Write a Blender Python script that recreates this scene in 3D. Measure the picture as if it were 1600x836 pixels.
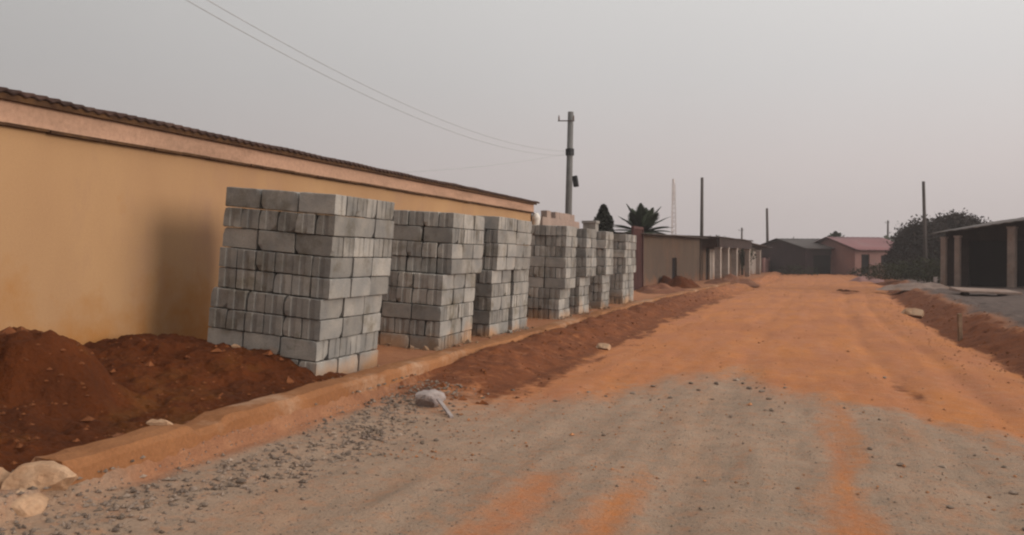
import bpy, bmesh, math, random
import numpy as np
from mathutils import Vector, Matrix, Quaternion

R = math.radians
random.seed(7)
rng = np.random.default_rng(11)
for o in list(bpy.data.objects):
    bpy.data.objects.remove(o)
scene = bpy.context.scene
COL = scene.collection

# ------------------------------------------------------------------ camera
F_PX = 1331.0                       # focal length in pixels of a 1600 wide frame
YAW = math.atan(448 / F_PX)         # the lens looks left of the road's direction
EYE = 1.55
cam_d = bpy.data.cameras.new('camera')
cam_d.sensor_width = 36
cam_d.lens = 36 * F_PX / 1600
cam_d.clip_start = 0.05
cam_d.clip_end = 3000
cam = bpy.data.objects.new('camera', cam_d)
COL.objects.link(cam)
cam.location = (0, 0, EYE)
cam.rotation_euler = (R(90) - math.atan(16 / F_PX), 0, YAW)
scene.camera = cam

# ------------------------------------------------------------------ sky and sun
SUN_DIR = Vector((1.0, -0.05, 0.19)).normalized()
SUN_EL = math.asin(SUN_DIR.z)
SUN_AZ = math.atan2(SUN_DIR.x, SUN_DIR.y)
world = bpy.data.worlds.new('World')
scene.world = world
world.use_nodes = True
nt = world.node_tree
nt.nodes.clear()
wo = nt.nodes.new('ShaderNodeOutputWorld')
bg = nt.nodes.new('ShaderNodeBackground')
sky = nt.nodes.new('ShaderNodeTexSky')
sky.sky_type = 'NISHITA'
sky.sun_disc = False
sky.sun_elevation = SUN_EL
sky.sun_rotation = SUN_AZ
sky.dust_density = 6.0
sky.air_density = 2.0
hs = nt.nodes.new('ShaderNodeHueSaturation')
hs.inputs['Saturation'].default_value = 0.18
nt.links.new(sky.outputs[0], hs.inputs['Color'])
# a thin even overcast: brighter to the zenith and to the sun's side
tc = nt.nodes.new('ShaderNodeTexCoord')
sep = nt.nodes.new('ShaderNodeSeparateXYZ')
nt.links.new(tc.outputs['Generated'], sep.inputs[0])
ramp = nt.nodes.new('ShaderNodeValToRGB')
nt.links.new(sep.outputs['Z'], ramp.inputs[0])
cr = ramp.color_ramp
cr.elements[0].position = 0.0
cr.elements[0].color = (5.2, 4.65, 4.6, 1)
cr.elements[1].position = 1.0
cr.elements[1].color = (14.5, 14.2, 13.9, 1)
for p, c in ((0.10, (5.9, 5.35, 5.25)), (0.20, (6.2, 6.0, 5.95)), (0.32, (7.0, 6.9, 6.8)), (0.5, (11, 10.8, 10.6))):
    e = cr.elements.new(p)
    e.color = (*c, 1)
dotn = nt.nodes.new('ShaderNodeVectorMath')
dotn.operation = 'DOT_PRODUCT'
nt.links.new(tc.outputs['Generated'], dotn.inputs[0])
dotn.inputs[1].default_value = (0.86, 0.50, 0.0)
mr = nt.nodes.new('ShaderNodeMapRange')
mr.inputs['From Min'].default_value = -1.0
mr.inputs['From Max'].default_value = 1.0
mr.inputs['To Min'].default_value = 0.37
mr.inputs['To Max'].default_value = 1.14
nt.links.new(dotn.outputs['Value'], mr.inputs[0])
cn = nt.nodes.new('ShaderNodeTexNoise')
cn.inputs['Scale'].default_value = 1.6
cn.inputs['Detail'].default_value = 3
nt.links.new(tc.outputs['Generated'], cn.inputs['Vector'])
mr2 = nt.nodes.new('ShaderNodeMapRange')
mr2.inputs['To Min'].default_value = 0.93
mr2.inputs['To Max'].default_value = 1.07
nt.links.new(cn.outputs[0], mr2.inputs[0])
mul = nt.nodes.new('ShaderNodeMath')
mul.operation = 'MULTIPLY'
nt.links.new(mr.outputs[0], mul.inputs[0])
nt.links.new(mr2.outputs[0], mul.inputs[1])
sc1 = nt.nodes.new('ShaderNodeVectorMath')
sc1.operation = 'SCALE'
nt.links.new(ramp.outputs[0], sc1.inputs[0])
nt.links.new(mul.outputs[0], sc1.inputs['Scale'])
mx = nt.nodes.new('ShaderNodeMix')
mx.data_type = 'RGBA'
mx.inputs[0].default_value = 0.88
nt.links.new(hs.outputs[0], mx.inputs[6])
nt.links.new(sc1.outputs[0], mx.inputs[7])
nt.links.new(mx.outputs[2], bg.inputs['Color'])
bg.inputs['Strength'].default_value = 0.118
nt.links.new(bg.outputs[0], wo.inputs[0])

sun_d = bpy.data.lights.new('sun', 'SUN')
sun_d.energy = 3.0
sun_d.angle = R(28)
sun_d.color = (1.0, 0.90, 0.80)
sun = bpy.data.objects.new('sun', sun_d)
COL.objects.link(sun)
sun.rotation_euler = (-SUN_DIR).to_track_quat('-Z', 'Y').to_euler()

vs = scene.view_settings
vs.view_transform = 'Standard'
vs.look = 'None'
vs.exposure = 0.0
vs.gamma = 1.0
vs.use_curve_mapping = False
scene.render.engine = 'CYCLES'
scene.cycles.use_denoising = True
scene.cycles.max_bounces = 6
scene.cycles.volume_bounces = 0
scene.cycles.filter_width = 2.2

# ------------------------------------------------------------------ helpers
CT, ST = math.cos(YAW), math.sin(YAW)


def W(px, d):
    """ground point at depth d metres along the lens axis, seen in column px of a 1600 wide frame"""
    xc = (px - 800) * d / F_PX
    return Vector((xc * CT - d * ST, xc * ST + d * CT, 0))


def tag(o, label=None, cat=None, group=None, kind=None):
    if label: o['label'] = label
    if cat: o['category'] = cat
    if group: o['group'] = group
    if kind: o['kind'] = kind
    return o


def empty(name, loc, rz=0):
    o = bpy.data.objects.new(name, None)
    COL.objects.link(o)
    o.location = loc
    o.rotation_euler = (0, 0, rz)
    return o


def mesh_obj(name, verts, faces, mat, parent=None, smooth=False, loc=None):
    me = bpy.data.meshes.new(name)
    me.from_pydata([tuple(v) for v in verts], [], faces)
    me.update()
    if smooth:
        me.polygons.foreach_set('use_smooth', [True] * len(me.polygons))
    if mat: me.materials.append(mat)
    o = bpy.data.objects.new(name, me)
    COL.objects.link(o)
    if loc is not None: o.location = loc
    if parent: o.parent = parent
    return o


class MB:
    def __init__(s):
        s.v = []; s.f = []

    def add(s, v, f, M=None):
        b = len(s.v)
        s.v += [tuple(M @ Vector(p)) if M else tuple(p) for p in v]
        s.f += [tuple(b + i for i in q) for q in f]
        return s

    def box(s, x0, x1, y0, y1, z0, z1, M=None, jit=0):
        v = [(x, y, z) for z in (z0, z1) for y in (y0, y1) for x in (x0, x1)]
        if jit: v = [tuple(c + random.uniform(-jit, jit) for c in p) for p in v]
        return s.add(v, [(0, 2, 3, 1), (4, 5, 7, 6), (0, 1, 5, 4), (2, 6, 7, 3), (0, 4, 6, 2), (1, 3, 7, 5)], M)

    def tube(s, pts, rads, n=8, cap=True):
        pts = [Vector(p) for p in pts]
        if not isinstance(rads, (list, tuple)): rads = [rads] * len(pts)
        b = len(s.v)
        for i, p in enumerate(pts):
            d = (pts[min(i + 1, len(pts) - 1)] - pts[max(i - 1, 0)]).normalized()
            a = d.orthogonal().normalized() if abs(d.z) > .9 else d.cross(Vector((0, 0, 1))).normalized()
            c = d.cross(a)
            for k in range(n):
                t = 2 * math.pi * k / n
                s.v.append(tuple(p + (a * math.cos(t) + c * math.sin(t)) * rads[i]))
        for i in range(len(pts) - 1):
            for k in range(n):
                s.f.append((b + i * n + k, b + i * n + (k + 1) % n, b + (i + 1) * n + (k + 1) % n, b + (i + 1) * n + k))
        if cap:
            s.f.append(tuple(b + k for k in range(n))[::-1])
            s.f.append(tuple(b + (len(pts) - 1) * n + k for k in range(n)))
        return s

    def grid(s, P, nu, nv, th=0, up=Vector((0, 0, 1))):
        """P(u,v) -> point; a sheet, with thickness th"""
        b = len(s.v)
        for j in range(nv + 1):
            for i in range(nu + 1):
                s.v.append(tuple(P(i / nu, j / nv)))
        w = nu + 1
        for j in range(nv):
            for i in range(nu):
                q = b + j * w + i
                s.f.append((q, q + 1, q + w + 1, q + w))
        if th:
            c = len(s.v)
            n = (nu + 1) * (nv + 1)
            for k in range(n):
                s.v.append(tuple(Vector(s.v[b + k]) - up * th))
            for j in range(nv):
                for i in range(nu):
                    q = c + j * w + i
                    s.f.append((q, q + w, q + w + 1, q + 1))
            rim = [(i, 0) for i in range(nu)] + [(nu, j) for j in range(nv)] + [(i, nv) for i in range(nu, 0, -1)] + [(0, j) for j in range(nv, 0, -1)]
            for k in range(len(rim)):
                (i0, j0), (i1, j1) = rim[k], rim[(k + 1) % len(rim)]
                p, q = j0 * w + i0, j1 * w + i1
                s.f.append((b + p, c + p, c + q, b + q))
        return s

    def build(s, name, mat, parent=None, smooth=False, loc=None, bevel=0):
        o = mesh_obj(name, s.v, s.f, mat, parent, smooth, loc)
        if bevel:
            bm = bmesh.new(); bm.from_mesh(o.data)
            bmesh.ops.bevel(bm, geom=bm.edges[:], offset=bevel, segments=1, affect='EDGES')
            bm.to_mesh(o.data); bm.free()
        return o


def vnoise(x, y, seed=0):
    """smooth value noise on numpy arrays, 0..1"""
    x = np.asarray(x, float); y = np.asarray(y, float)
    xi, yi = np.floor(x), np.floor(y)
    xf, yf = x - xi, y - yi
    u, v = xf * xf * (3 - 2 * xf), yf * yf * (3 - 2 * yf)

    def h(a, b):
        t = np.sin(a * 127.1 + b * 311.7 + seed * 74.7) * 43758.5453
        return t - np.floor(t)
    return (h(xi, yi) * (1 - u) + h(xi + 1, yi) * u) * (1 - v) + (h(xi, yi + 1) * (1 - u) + h(xi + 1, yi + 1) * u) * v


def fbm(x, y, seed=0, oct=4):
    a, s, t = .5, 0, 0
    for k in range(oct):
        s = s + a * vnoise(x * 2 ** k, y * 2 ** k, seed + k * 13)
        t += a; a *= .5
    return s / t


def sst(a, b, x):
    t = np.clip((np.asarray(x, float) - a) / (b - a), 0, 1)
    return t * t * (3 - 2 * t)


def new_mat(name):
    m = bpy.data.materials.new(name)
    m.use_nodes = True
    n = m.node_tree.nodes; n.clear()
    out = n.new('ShaderNodeOutputMaterial')
    b = n.new('ShaderNodeBsdfPrincipled')
    m.node_tree.links.new(b.outputs[0], out.inputs[0])
    b.inputs['Specular IOR Level'].default_value = 0.12
    return m, m.node_tree, b


def noise(nt, vec, scale, detail=5, rough=.55):
    n = nt.nodes.new('ShaderNodeTexNoise')
    n.inputs['Scale'].default_value = scale
    n.inputs['Detail'].default_value = detail
    n.inputs['Roughness'].default_value = rough
    if vec: nt.links.new(vec, n.inputs['Vector'])
    return n.outputs[0]


def rng_node(nt, v, a, b, c=0, d=1):
    n = nt.nodes.new('ShaderNodeMapRange')
    n.inputs['From Min'].default_value = a; n.inputs['From Max'].default_value = b
    n.inputs['To Min'].default_value = c; n.inputs['To Max'].default_value = d
    nt.links.new(v, n.inputs[0])
    return n.outputs[0]


def mixc(nt, f, a, b, mode='MIX'):
    n = nt.nodes.new('ShaderNodeMix')
    n.data_type = 'RGBA'; n.blend_type = mode
    for s, v in ((0, f), (6, a), (7, b)):
        if isinstance(v, (float, int)): n.inputs[s].default_value = v
        elif isinstance(v, tuple): n.inputs[s].default_value = (*v, 1)
        else: nt.links.new(v, n.inputs[s])
    return n.outputs[2]


def mathn(nt, op, a, b=None):
    n = nt.nodes.new('ShaderNodeMath'); n.operation = op
    for s, v in ((0, a), (1, b)):
        if v is None: continue
        if isinstance(v, (float, int)): n.inputs[s].default_value = v
        else: nt.links.new(v, n.inputs[s])
    return n.outputs[0]


def bump(nt, b, h, strength=.5, dist=.01):
    n = nt.nodes.new('ShaderNodeBump')
    n.inputs['Strength'].default_value = strength
    n.inputs['Distance'].default_value = dist
    nt.links.new(h, n.inputs['Height'])
    nt.links.new(n.outputs[0], b.inputs['Normal'])


def rough_mat(name, c1, c2, c3=None, s1=3, s2=25, amt3=.5, rough=.9, bmp=.5, dist=.01, rnd=0, stretch=None, low=None, grain=.2):
    """weathered surface: c1..c2 by coarse noise, c3 in worn patches; low=(colour, z0, z1): dirt splashed up from the ground"""
    m, nt, b = new_mat(name)
    geo = nt.nodes.new('ShaderNodeNewGeometry')
    vec = geo.outputs['Position']
    if stretch:
        mp = nt.nodes.new('ShaderNodeMapping')
        mp.inputs['Scale'].default_value = stretch
        nt.links.new(vec, mp.inputs[0]); vec = mp.outputs[0]
    n1 = noise(nt, vec, s1, 6)
    n2 = noise(nt, geo.outputs['Position'], s2, 8, .65)
    col = mixc(nt, rng_node(nt, n1, .35, .65), c1, c2)
    if c3:
        n3 = noise(nt, vec, s1 * .6 + .13, 8, .7)
        col = mixc(nt, rng_node(nt, n3, .52, .68, 0, amt3), col, c3)
    if low:
        sp = nt.nodes.new('ShaderNodeSeparateXYZ')
        nt.links.new(geo.outputs['Position'], sp.inputs[0])
        hgt = mathn(nt, 'ADD', rng_node(nt, sp.outputs['Z'], low[1], low[2], 1, 0), rng_node(nt, noise(nt, geo.outputs['Position'], 1.3, 7, .6), .3, .7, -.45, .45))
        col = mixc(nt, rng_node(nt, hgt, .3, .9, 0, .9), col, low[0])
    k = rng_node(nt, n2, .25, .75, 1 - grain, 1 + grain)
    if rnd:
        oi = nt.nodes.new('ShaderNodeObjectInfo')
        fr = mathn(nt, 'FRACT', mathn(nt, 'ADD', oi.outputs['Random'], geo.outputs['Random Per Island']))
        k = mathn(nt, 'MULTIPLY', k, rng_node(nt, fr, 0, 1, 1 - rnd, 1 + rnd))
    sc = nt.nodes.new('ShaderNodeVectorMath'); sc.operation = 'SCALE'
    nt.links.new(col, sc.inputs[0]); nt.links.new(k, sc.inputs['Scale'])
    nt.links.new(sc.outputs[0], b.inputs['Base Color'])
    b.inputs['Roughness'].default_value = rough
    if bmp: bump(nt, b, n2, bmp, dist)
    return m


M = {}
M['ochre'] = rough_mat('ochre_render', (.360, .215, .108), (.295, .168, .088), (.275, .158, .098), .45, 40, .8, .9, .25, .003, stretch=(1, 1, .45), grain=.06, low=((.30, .135, .04), .3, 1.75))
M['fascia'] = rough_mat('faded_pink_board', (.38, .225, .15), (.30, .18, .12), (.19, .11, .07), 1.2, 20, .7, .85, .2, .004, stretch=(1, .5, 3))
M['darkwood'] = rough_mat('dark_wood', (.045, .022, .012), (.09, .045, .02), None, 6, 30, bmp=.3)
M['rust_dark'] = rough_mat('dark_rusted_sheet', (.035, .020, .016), (.060, .032, .024), (.10, .06, .045), 3, 20, .6, .75)
M['rust_roof'] = rough_mat('weathered_roof_sheet', (.055, .038, .030), (.038, .028, .024), (.08, .055, .045), .7, 9, .7, .8, .3)
M['sheet_grey'] = rough_mat('old_grey_sheet', (.085, .072, .066), (.055, .046, .043), (.07, .045, .035), .8, 9, .7, .75, .3)
M['block'] = rough_mat('sandcrete_block', (.285, .262, .232), (.20, .192, .180), (.12, .10, .07), 3.5, 70, .85, .95, 1.0, .008, rnd=.27, low=((.33, .19, .10), .05, .55))
M['concrete'] = rough_mat('dusty_concrete', (.27, .20, .165), (.20, .145, .12), (.22, .12, .07), 2.5, 40, .8, .92, .5, .006)
M['kerb'] = rough_mat('laterite_stained_kerb', (.275, .122, .052), (.20, .085, .036), (.38, .25, .165), 1.1, 40, .85, .92, .9, .012, low=((.20, .10, .05), -.12, .12))
M['pale'] = rough_mat('pale_broken_concrete', (.42, .28, .18), (.34, .20, .115), (.28, .135, .06), 4, 40, .6, .9, .6, .008)
M['stone'] = rough_mat('grey_stone', (.22, .165, .125), (.13, .095, .075), None, 5, 40, rnd=.35)
M['whitish'] = rough_mat('whitish_cement', (.33, .28, .26), (.22, .18, .17), (.2, .15, .12), 5, 40, .5)
M['mud_heap'] = rough_mat('damp_red_soil', (.095, .024, .005), (.060, .016, .004), (.12, .045, .010), 1.6, 26, .7, .95, 1.0, .03)
M['clod'] = rough_mat('soil_clod', (.17, .06, .022), (.11, .036, .014), None, 6, 30, rnd=.3)
M['dirt_heap'] = rough_mat('dry_red_soil', (.20, .085, .045), (.14, .055, .032), (.24, .12, .07), 2, 20, .7, .95, 1.0, .03)
M['pole'] = rough_mat('grey_concrete_pole', (.15, .145, .14), (.11, .105, .10), None, 2, 20, bmp=.2)
M['pole_dark'] = rough_mat('weathered_wooden_pole', (.085, .07, .065), (.06, .05, .045), None, 2, 20, bmp=.2)
M['black'] = rough_mat('black_casing', (.018, .018, .02), (.03, .03, .03), None, 5, 20, rough=.5, bmp=0)
M['ceramic'] = rough_mat('brown_ceramic', (.10, .06, .05), (.14, .09, .07), None, 5, 20, rough=.3, bmp=0)
M['wire'] = rough_mat('dull_aluminium_wire', (.42, .41, .41), (.32, .32, .32), None, 5, 20, bmp=0)
M['mudwall'] = rough_mat('grey_brown_render', (.095, .066, .048), (.072, .050, .038), (.12, .065, .04), .5, 14, .6, .92, .4, low=((.17, .08, .045), .1, .9))
M['whitewash'] = rough_mat('dirty_whitewash', (.33, .28, .245), (.27, .225, .195), (.2, .15, .12), 1.2, 14, .6, .9, .3, low=((.24, .13, .08), 0, .7))
M['pinkwall'] = rough_mat('faded_pink_render', (.25, .135, .115), (.20, .11, .10), (.16, .10, .09), .6, 14, .5, .9, .3)
M['pinkroof'] = rough_mat('faded_red_roof', (.22, .10, .10), (.18, .085, .085), (.2, .14, .13), .5, 12, .6, .7, .3)
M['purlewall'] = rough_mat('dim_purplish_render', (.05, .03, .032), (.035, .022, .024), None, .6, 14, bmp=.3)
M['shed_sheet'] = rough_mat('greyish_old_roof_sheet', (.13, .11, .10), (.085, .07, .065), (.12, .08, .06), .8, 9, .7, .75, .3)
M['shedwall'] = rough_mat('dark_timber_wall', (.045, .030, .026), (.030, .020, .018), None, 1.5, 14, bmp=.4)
M['interior_shade'] = rough_mat('painted_interior_shade', (.012, .008, .008), (.008, .006, .006), None, 1.5, 14, bmp=0)  # near-black colour stands in for the shade inside openings
M['fence'] = rough_mat('unpainted_pinkish_block_wall', (.30, .22, .18), (.24, .175, .145), (.18, .13, .10), 1.1, 25, .6, .95, .6)
M['gate'] = rough_mat('rusted_brown_metal', (.095, .042, .036), (.065, .03, .028), None, 2, 20, rough=.7, bmp=.2)
M['wood'] = rough_mat('old_timber', (.22, .14, .09), (.16, .10, .06), None, 5, 30, bmp=.4)
M['trunk'] = rough_mat('bark', (.12, .085, .06), (.08, .055, .04), None, 6, 30, bmp=.6)
M['white_plastic'] = rough_mat('dull_white_plastic', (.62, .58, .52), (.52, .47, .42), None, 4, 10, rough=.5, bmp=0)
M['mast'] = rough_mat('galvanised_mast', (.50, .47, .46), (.42, .38, .38), None, 2, 10, rough=.5, bmp=0)


def leaf_mat(name, c1, c2):
    m, nt, b = new_mat(name)
    geo = nt.nodes.new('ShaderNodeNewGeometry')
    n1 = noise(nt, geo.outputs['Position'], 1.2, 3)
    f = mathn(nt, 'ADD', mathn(nt, 'MULTIPLY', geo.outputs['Random Per Island'], .5), rng_node(nt, n1, .35, .65, 0, .5))
    nt.links.new(mixc(nt, f, c1, c2), b.inputs['Base Color'])
    b.inputs['Roughness'].default_value = .7
    return m


M['leaf'] = leaf_mat('dusty_green_leaves', (.022, .024, .010), (.055, .052, .025))
M['leaf_dark'] = leaf_mat('dark_reddish_green_leaves', (.014, .009, .007), (.035, .022, .016))
M['leaf_cypress'] = leaf_mat('blackish_conifer_needles', (.012, .014, .010), (.030, .032, .022))
M['leaf_palm'] = leaf_mat('dull_palm_green', (.016, .026, .014), (.042, .055, .032))
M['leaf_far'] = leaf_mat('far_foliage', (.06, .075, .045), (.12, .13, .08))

# ------------------------------------------------------------------ ground
ROAD_L, ROAD_R = -3.45, 2.65
WALL_X = -7.5


def bend(y):
    return 1.9 * sst(18, 66, y)


def ground_h(x, y):
    x = np.asarray(x, float); y = np.asarray(y, float)
    xr = x - bend(y)
    near = 1 - sst(40, 120, y)
    # road: gentle crown, ruts and lumps
    rd = .03 * np.cos((xr + .4) / 3.0 * 1.4) - .03 + .035 * (fbm(x * .7, y * .45, 3) - .5) + .022 * (fbm(x * 2.6, y * 2.0, 5) - .5)
    rd = rd + .045 * (fbm(x * 3.2, y * .5, 6) - .5) - .03 * np.exp(-((xr - 2.0 + .2 * fbm(x * 0, y * .2, 9)) / .14) ** 2) - .022 * np.exp(-((xr - 1.15 - .25 * (fbm(x * 0, y * .3, 8) - .5)) / .16) ** 2) - .02 * np.exp(-((xr + .75) / .22) ** 2)
    # left bank climbing to the kerb beyond the gravel
    k = sst(8.0, 11.5, y)
    bank = sst(-3.0, -4.15, xr) * (.20 * k + .03 * (1 - k)) + (1 - k) * sst(-4.05, -4.3, xr) * .05 * sst(.4, .7, fbm(x * 1.7, y * 1.5, 23)) + k * sst(-2.6, -3.2, xr) * (1 - sst(-4.2, -4.35, xr)) * (.17 * (fbm(x * 2.2, y * 1.6, 21) - .35) + .09 * (fbm(x * 7, y * 5, 22) - .5))
    back = .17 + .05 * sst(-5.0, -6.6, x) + sst(11, 7.5, y) * .16 * sst(-5.1, -6.9, x) + .05 * (fbm(x * 1.5, y * 1.5, 30) - .5)
    left = np.where(xr < -4.25, back, bank)
    left = left * (1 - sst(60, 120, y) * .6)
    # right: shallow ditch, dark bank, raised dusty plateau
    wob = .35 * (fbm(x * 0 + 3, y * .25, 40) - .5)
    xq = xr + wob
    rt = -.10 * np.exp(-((xq - 3.0) / .33) ** 2) + .27 * sst(2.95, 4.4, xq) + sst(2.6, 3.1, xq) * (1 - .6 * sst(4.5, 5.5, xq)) * (.24 * (fbm(x * 1.9, y * 1.1, 50) - .5) + .09 * (fbm(x * 6, y * 4, 51) - .5))
    rt = rt * (.35 + .65 * near)
    m = sst(ROAD_L + .5, ROAD_L - .3, xr)
    z = rd * (1 - m) + left * m + rt * sst(2.4, 2.9, xr)
    return z


def gh(x, y):
    return float(ground_h(np.array([x]), np.array([y]))[0])


def axis(parts):
    a = []
    for (s, e, st) in parts:
        a += list(np.arange(s, e, st))
    a.append(parts[-1][1])
    return np.array(a)


xs = axis([(-700, -60, 40), (-60, -12, 4), (-12, -7.6, .4), (-7.6, 6, .055), (6, 14, .3), (14, 62, 4), (62, 700, 40)])
ys = axis([(-60, -4, 4), (-4, 2.4, .4), (2.4, 12, .06), (12, 24, .13), (24, 50, .4), (50, 110, 1.5), (110, 700, 20)])
GX, GY = np.meshgrid(xs, ys)
GZ = ground_h(GX, GY)
GZ = GZ + .020 * (fbm(GX * 8, GY * 8, 60, 3) - .5)
nx, ny = len(xs), len(ys)

# soil kinds, in world metres
xr = GX - bend(GY)
n_a = fbm(GX * 1.3, GY * .45, 70) - .5
n_b = fbm(GX * 4.5, GY * 1.4, 71) - .5
# grey gravel spread over the near road; border runs from (-3.3,8) round (-0.5,11.3) back to (0.3,5)
front = 8.8 + 2.6 * np.exp(-((GX + .8) / 1.1) ** 2) + 2.2 * n_a + .9 * n_b
grav = sst(1.6, -1.6, GY - front) * sst(.50, -.05, GX + 1.4 * n_a * .8 + .6 * n_b - .12 * (GY - 6) * .6)
rgt = sst(.2, .75, GX + 1.2 * n_a + .5 * n_b) * sst(.6, -.5, GY - 8.6 - 3.0 * n_a - (GX - 1.2) * -.8)
grav = np.maximum(grav, rgt * .95)
# orange laterite showing through the gravel at two wheel marks
for (cx0, w0, y1) in ((-1.70, .17, 5.6), (-1.12, .17, 5.9)):
    grav = grav * (1 - .75 * np.exp(-((GX - cx0 - .3 * n_a) / w0) ** 2) * sst(y1 + .6, y1 - .4, GY + n_b))
grav = np.clip(grav + .35 * n_b * (grav > .02), 0, 1)
# thin gravel band along the kerb foot
grav = np.maximum(grav, np.exp(-((GX + 3.75) / .35) ** 2) * sst(9.5, 8.0, GY) * .9)
# dark damp soil: left bank, right bank, scuffs
dark = sst(-2.75, -3.15, xr + .8 * n_b) * sst(7.8, 9.5, GY + 2 * n_b) * sst(-4.6, -4.3, xr) * .85
dark = dark * (1 - .5 * sst(25, 45, GY))
rb = xr + .35 * (fbm(GX * 0 + 3, GY * .25, 40) - .5) + .5 * n_b
dark = np.maximum(dark, sst(2.75, 3.15, rb) * sst(4.3, 3.7, rb))
dark = np.maximum(dark, .62 * np.exp(-(((GX - 1.2 - .5 * n_a) / .10) ** 2 + ((GY - 10.8) / 1.0) ** 2)) * (.6 + 1.2 * fbm(GX * 6, GY * 4, 78)))
dark = np.maximum(dark, .8 * np.exp(-(((GX - 2.0) / .7) ** 2 + ((GY - 40) / 1.6) ** 2)))
plat = sst(3.7, 4.4, rb)
backs = np.maximum(sst(-4.3, -4.6, xr), sst(-4.0, -4.2, xr + .3 * n_b) * (1 - sst(8, 10, GY)) * sst(4.2, 4.9, GY + n_b))
dark = np.maximum(dark, .75 * sst(-4.62, -4.75, GX + .2 * n_b) * sst(9.6, 8.3, GY + n_b))
backs = backs * (1 - .2 * sst(9, 10, GY))
dark = np.clip(dark, 0, 1)

is_road = (xr > ROAD_L - .05) & (xr < ROAD_R)
verts = np.stack([GX.ravel(), GY.ravel(), GZ.ravel()], 1)
ii, jj = np.meshgrid(np.arange(nx - 1), np.arange(ny - 1))
q0 = (jj * nx + ii).ravel()
quads = np.stack([q0, q0 + 1, q0 + nx + 1, q0 + nx], 1)
road_q = is_road.ravel()[quads].sum(1) >= 2


def ground_material():
    m, nt, b = new_mat('laterite_and_gravel')
    geo = nt.nodes.new('ShaderNodeNewGeometry')
    P = geo.outputs['Position']

    def attr(n):
        a = nt.nodes.new('ShaderNodeAttribute'); a.attribute_name = n
        return a.outputs['Fac']
    mp = nt.nodes.new('ShaderNodeMapping'); mp.inputs['Scale'].default_value = (1.5, .35, 1)
    nt.links.new(P, mp.inputs[0])
    streak = noise(nt, mp.outputs[0], 1.1, 6, .6)
    mid = noise(nt, P, 4.0, 8, .65)
    fine = noise(nt, P, 45, 6, .7)
    o = mixc(nt, rng_node(nt, streak, .38, .62), (.44, .168, .056), (.375, .150, .072))
    o = mixc(nt, rng_node(nt, mid, .5, .68, 0, .6), o, (.40, .20, .11))
    g = mixc(nt, rng_node(nt, mid, .36, .62), (.315, .215, .150), (.265, .190, .135))
    g = mixc(nt, rng_node(nt, streak, .52, .66, 0, .45), g, (.35, .19, .105))
    d = mixc(nt, rng_node(nt, mid, .36, .62), (.17, .055, .020), (.115, .038, .016))
    o = mixc(nt, rng_node(nt, noise(nt, P, 1.7, 8, .7), .5, .72, 0, .75), o, (.36, .15, .065))
    big = noise(nt, P, .35, 5, .6)
    o = mixc(nt, rng_node(nt, big, .45, .65, 0, .7), o, (.335, .13, .06))
    p = mixc(nt, rng_node(nt, mid, .36, .62), (.118, .084, .070), (.088, .064, .055))
    sm = nt.nodes.new('ShaderNodeMapping'); sm.inputs['Scale'].default_value = (5, .5, 1); nt.links.new(P, sm.inputs[0])
    g = mixc(nt, rng_node(nt, noise(nt, sm.outputs[0], 1.3, 7, .65), .48, .66, 0, .55), g, (.22, .155, .11))
    g = mixc(nt, rng_node(nt, noise(nt, P, .9, 6, .65), .5, .66, 0, .6), g, (.36, .25, .175))
    k = mixc(nt, rng_node(nt, mid, .36, .62), (.33, .155, .080), (.26, .115, .060))
    gf = mathn(nt, 'ADD', attr('gravel'), rng_node(nt, noise(nt, P, 9, 6, .7), .3, .7, -.35, .35))
    col = mixc(nt, rng_node(nt, gf, .1, 1.0), o, g)
    col = mixc(nt, attr('verge'), col, k)
    col = mixc(nt, attr('plateau'), col, p)
    df = mathn(nt, 'ADD', attr('dark'), rng_node(nt, noise(nt, P, 6, 6, .7), .3, .7, -.3, .3))
    col = mixc(nt, rng_node(nt, df, .3, .8), col, d)
    # embedded pebbles
    vo = nt.nodes.new('ShaderNodeTexVoronoi'); vo.inputs['Scale'].default_value = 28
    vo.inputs['Randomness'].default_value = 1
    nt.links.new(P, vo.inputs['Vector'])
    peb = rng_node(nt, vo.outputs['Distance'], .16, .32, 1, 0)
    vs_ = nt.nodes.new('ShaderNodeSeparateColor'); nt.links.new(vo.outputs['Color'], vs_.inputs[0])
    pick = mathn(nt, 'GREATER_THAN', vs_.outputs[0], .55)
    pf = mathn(nt, 'MULTIPLY', mathn(nt, 'MULTIPLY', peb, pick), rng_node(nt, gf, .2, .8, .10, .6))
    pc = mixc(nt, vs_.outputs[1], (.13, .10, .085), (.36, .30, .25))
    col = mixc(nt, pf, col, pc)
    kf = rng_node(nt, fine, .25, .75, .80, 1.2)
    sc = nt.nodes.new('ShaderNodeVectorMath'); sc.operation = 'SCALE'
    nt.links.new(col, sc.inputs[0]); nt.links.new(kf, sc.inputs['Scale'])
    nt.links.new(sc.outputs[0], b.inputs['Base Color'])
    b.inputs['Roughness'].default_value = .95
    hgt = mathn(nt, 'ADD', mathn(nt, 'MULTIPLY', fine, .5), mathn(nt, 'ADD', mid, mathn(nt, 'MULTIPLY', pf, .6)))
    bump(nt, b, hgt, 1.0, .028)
    return m


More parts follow.
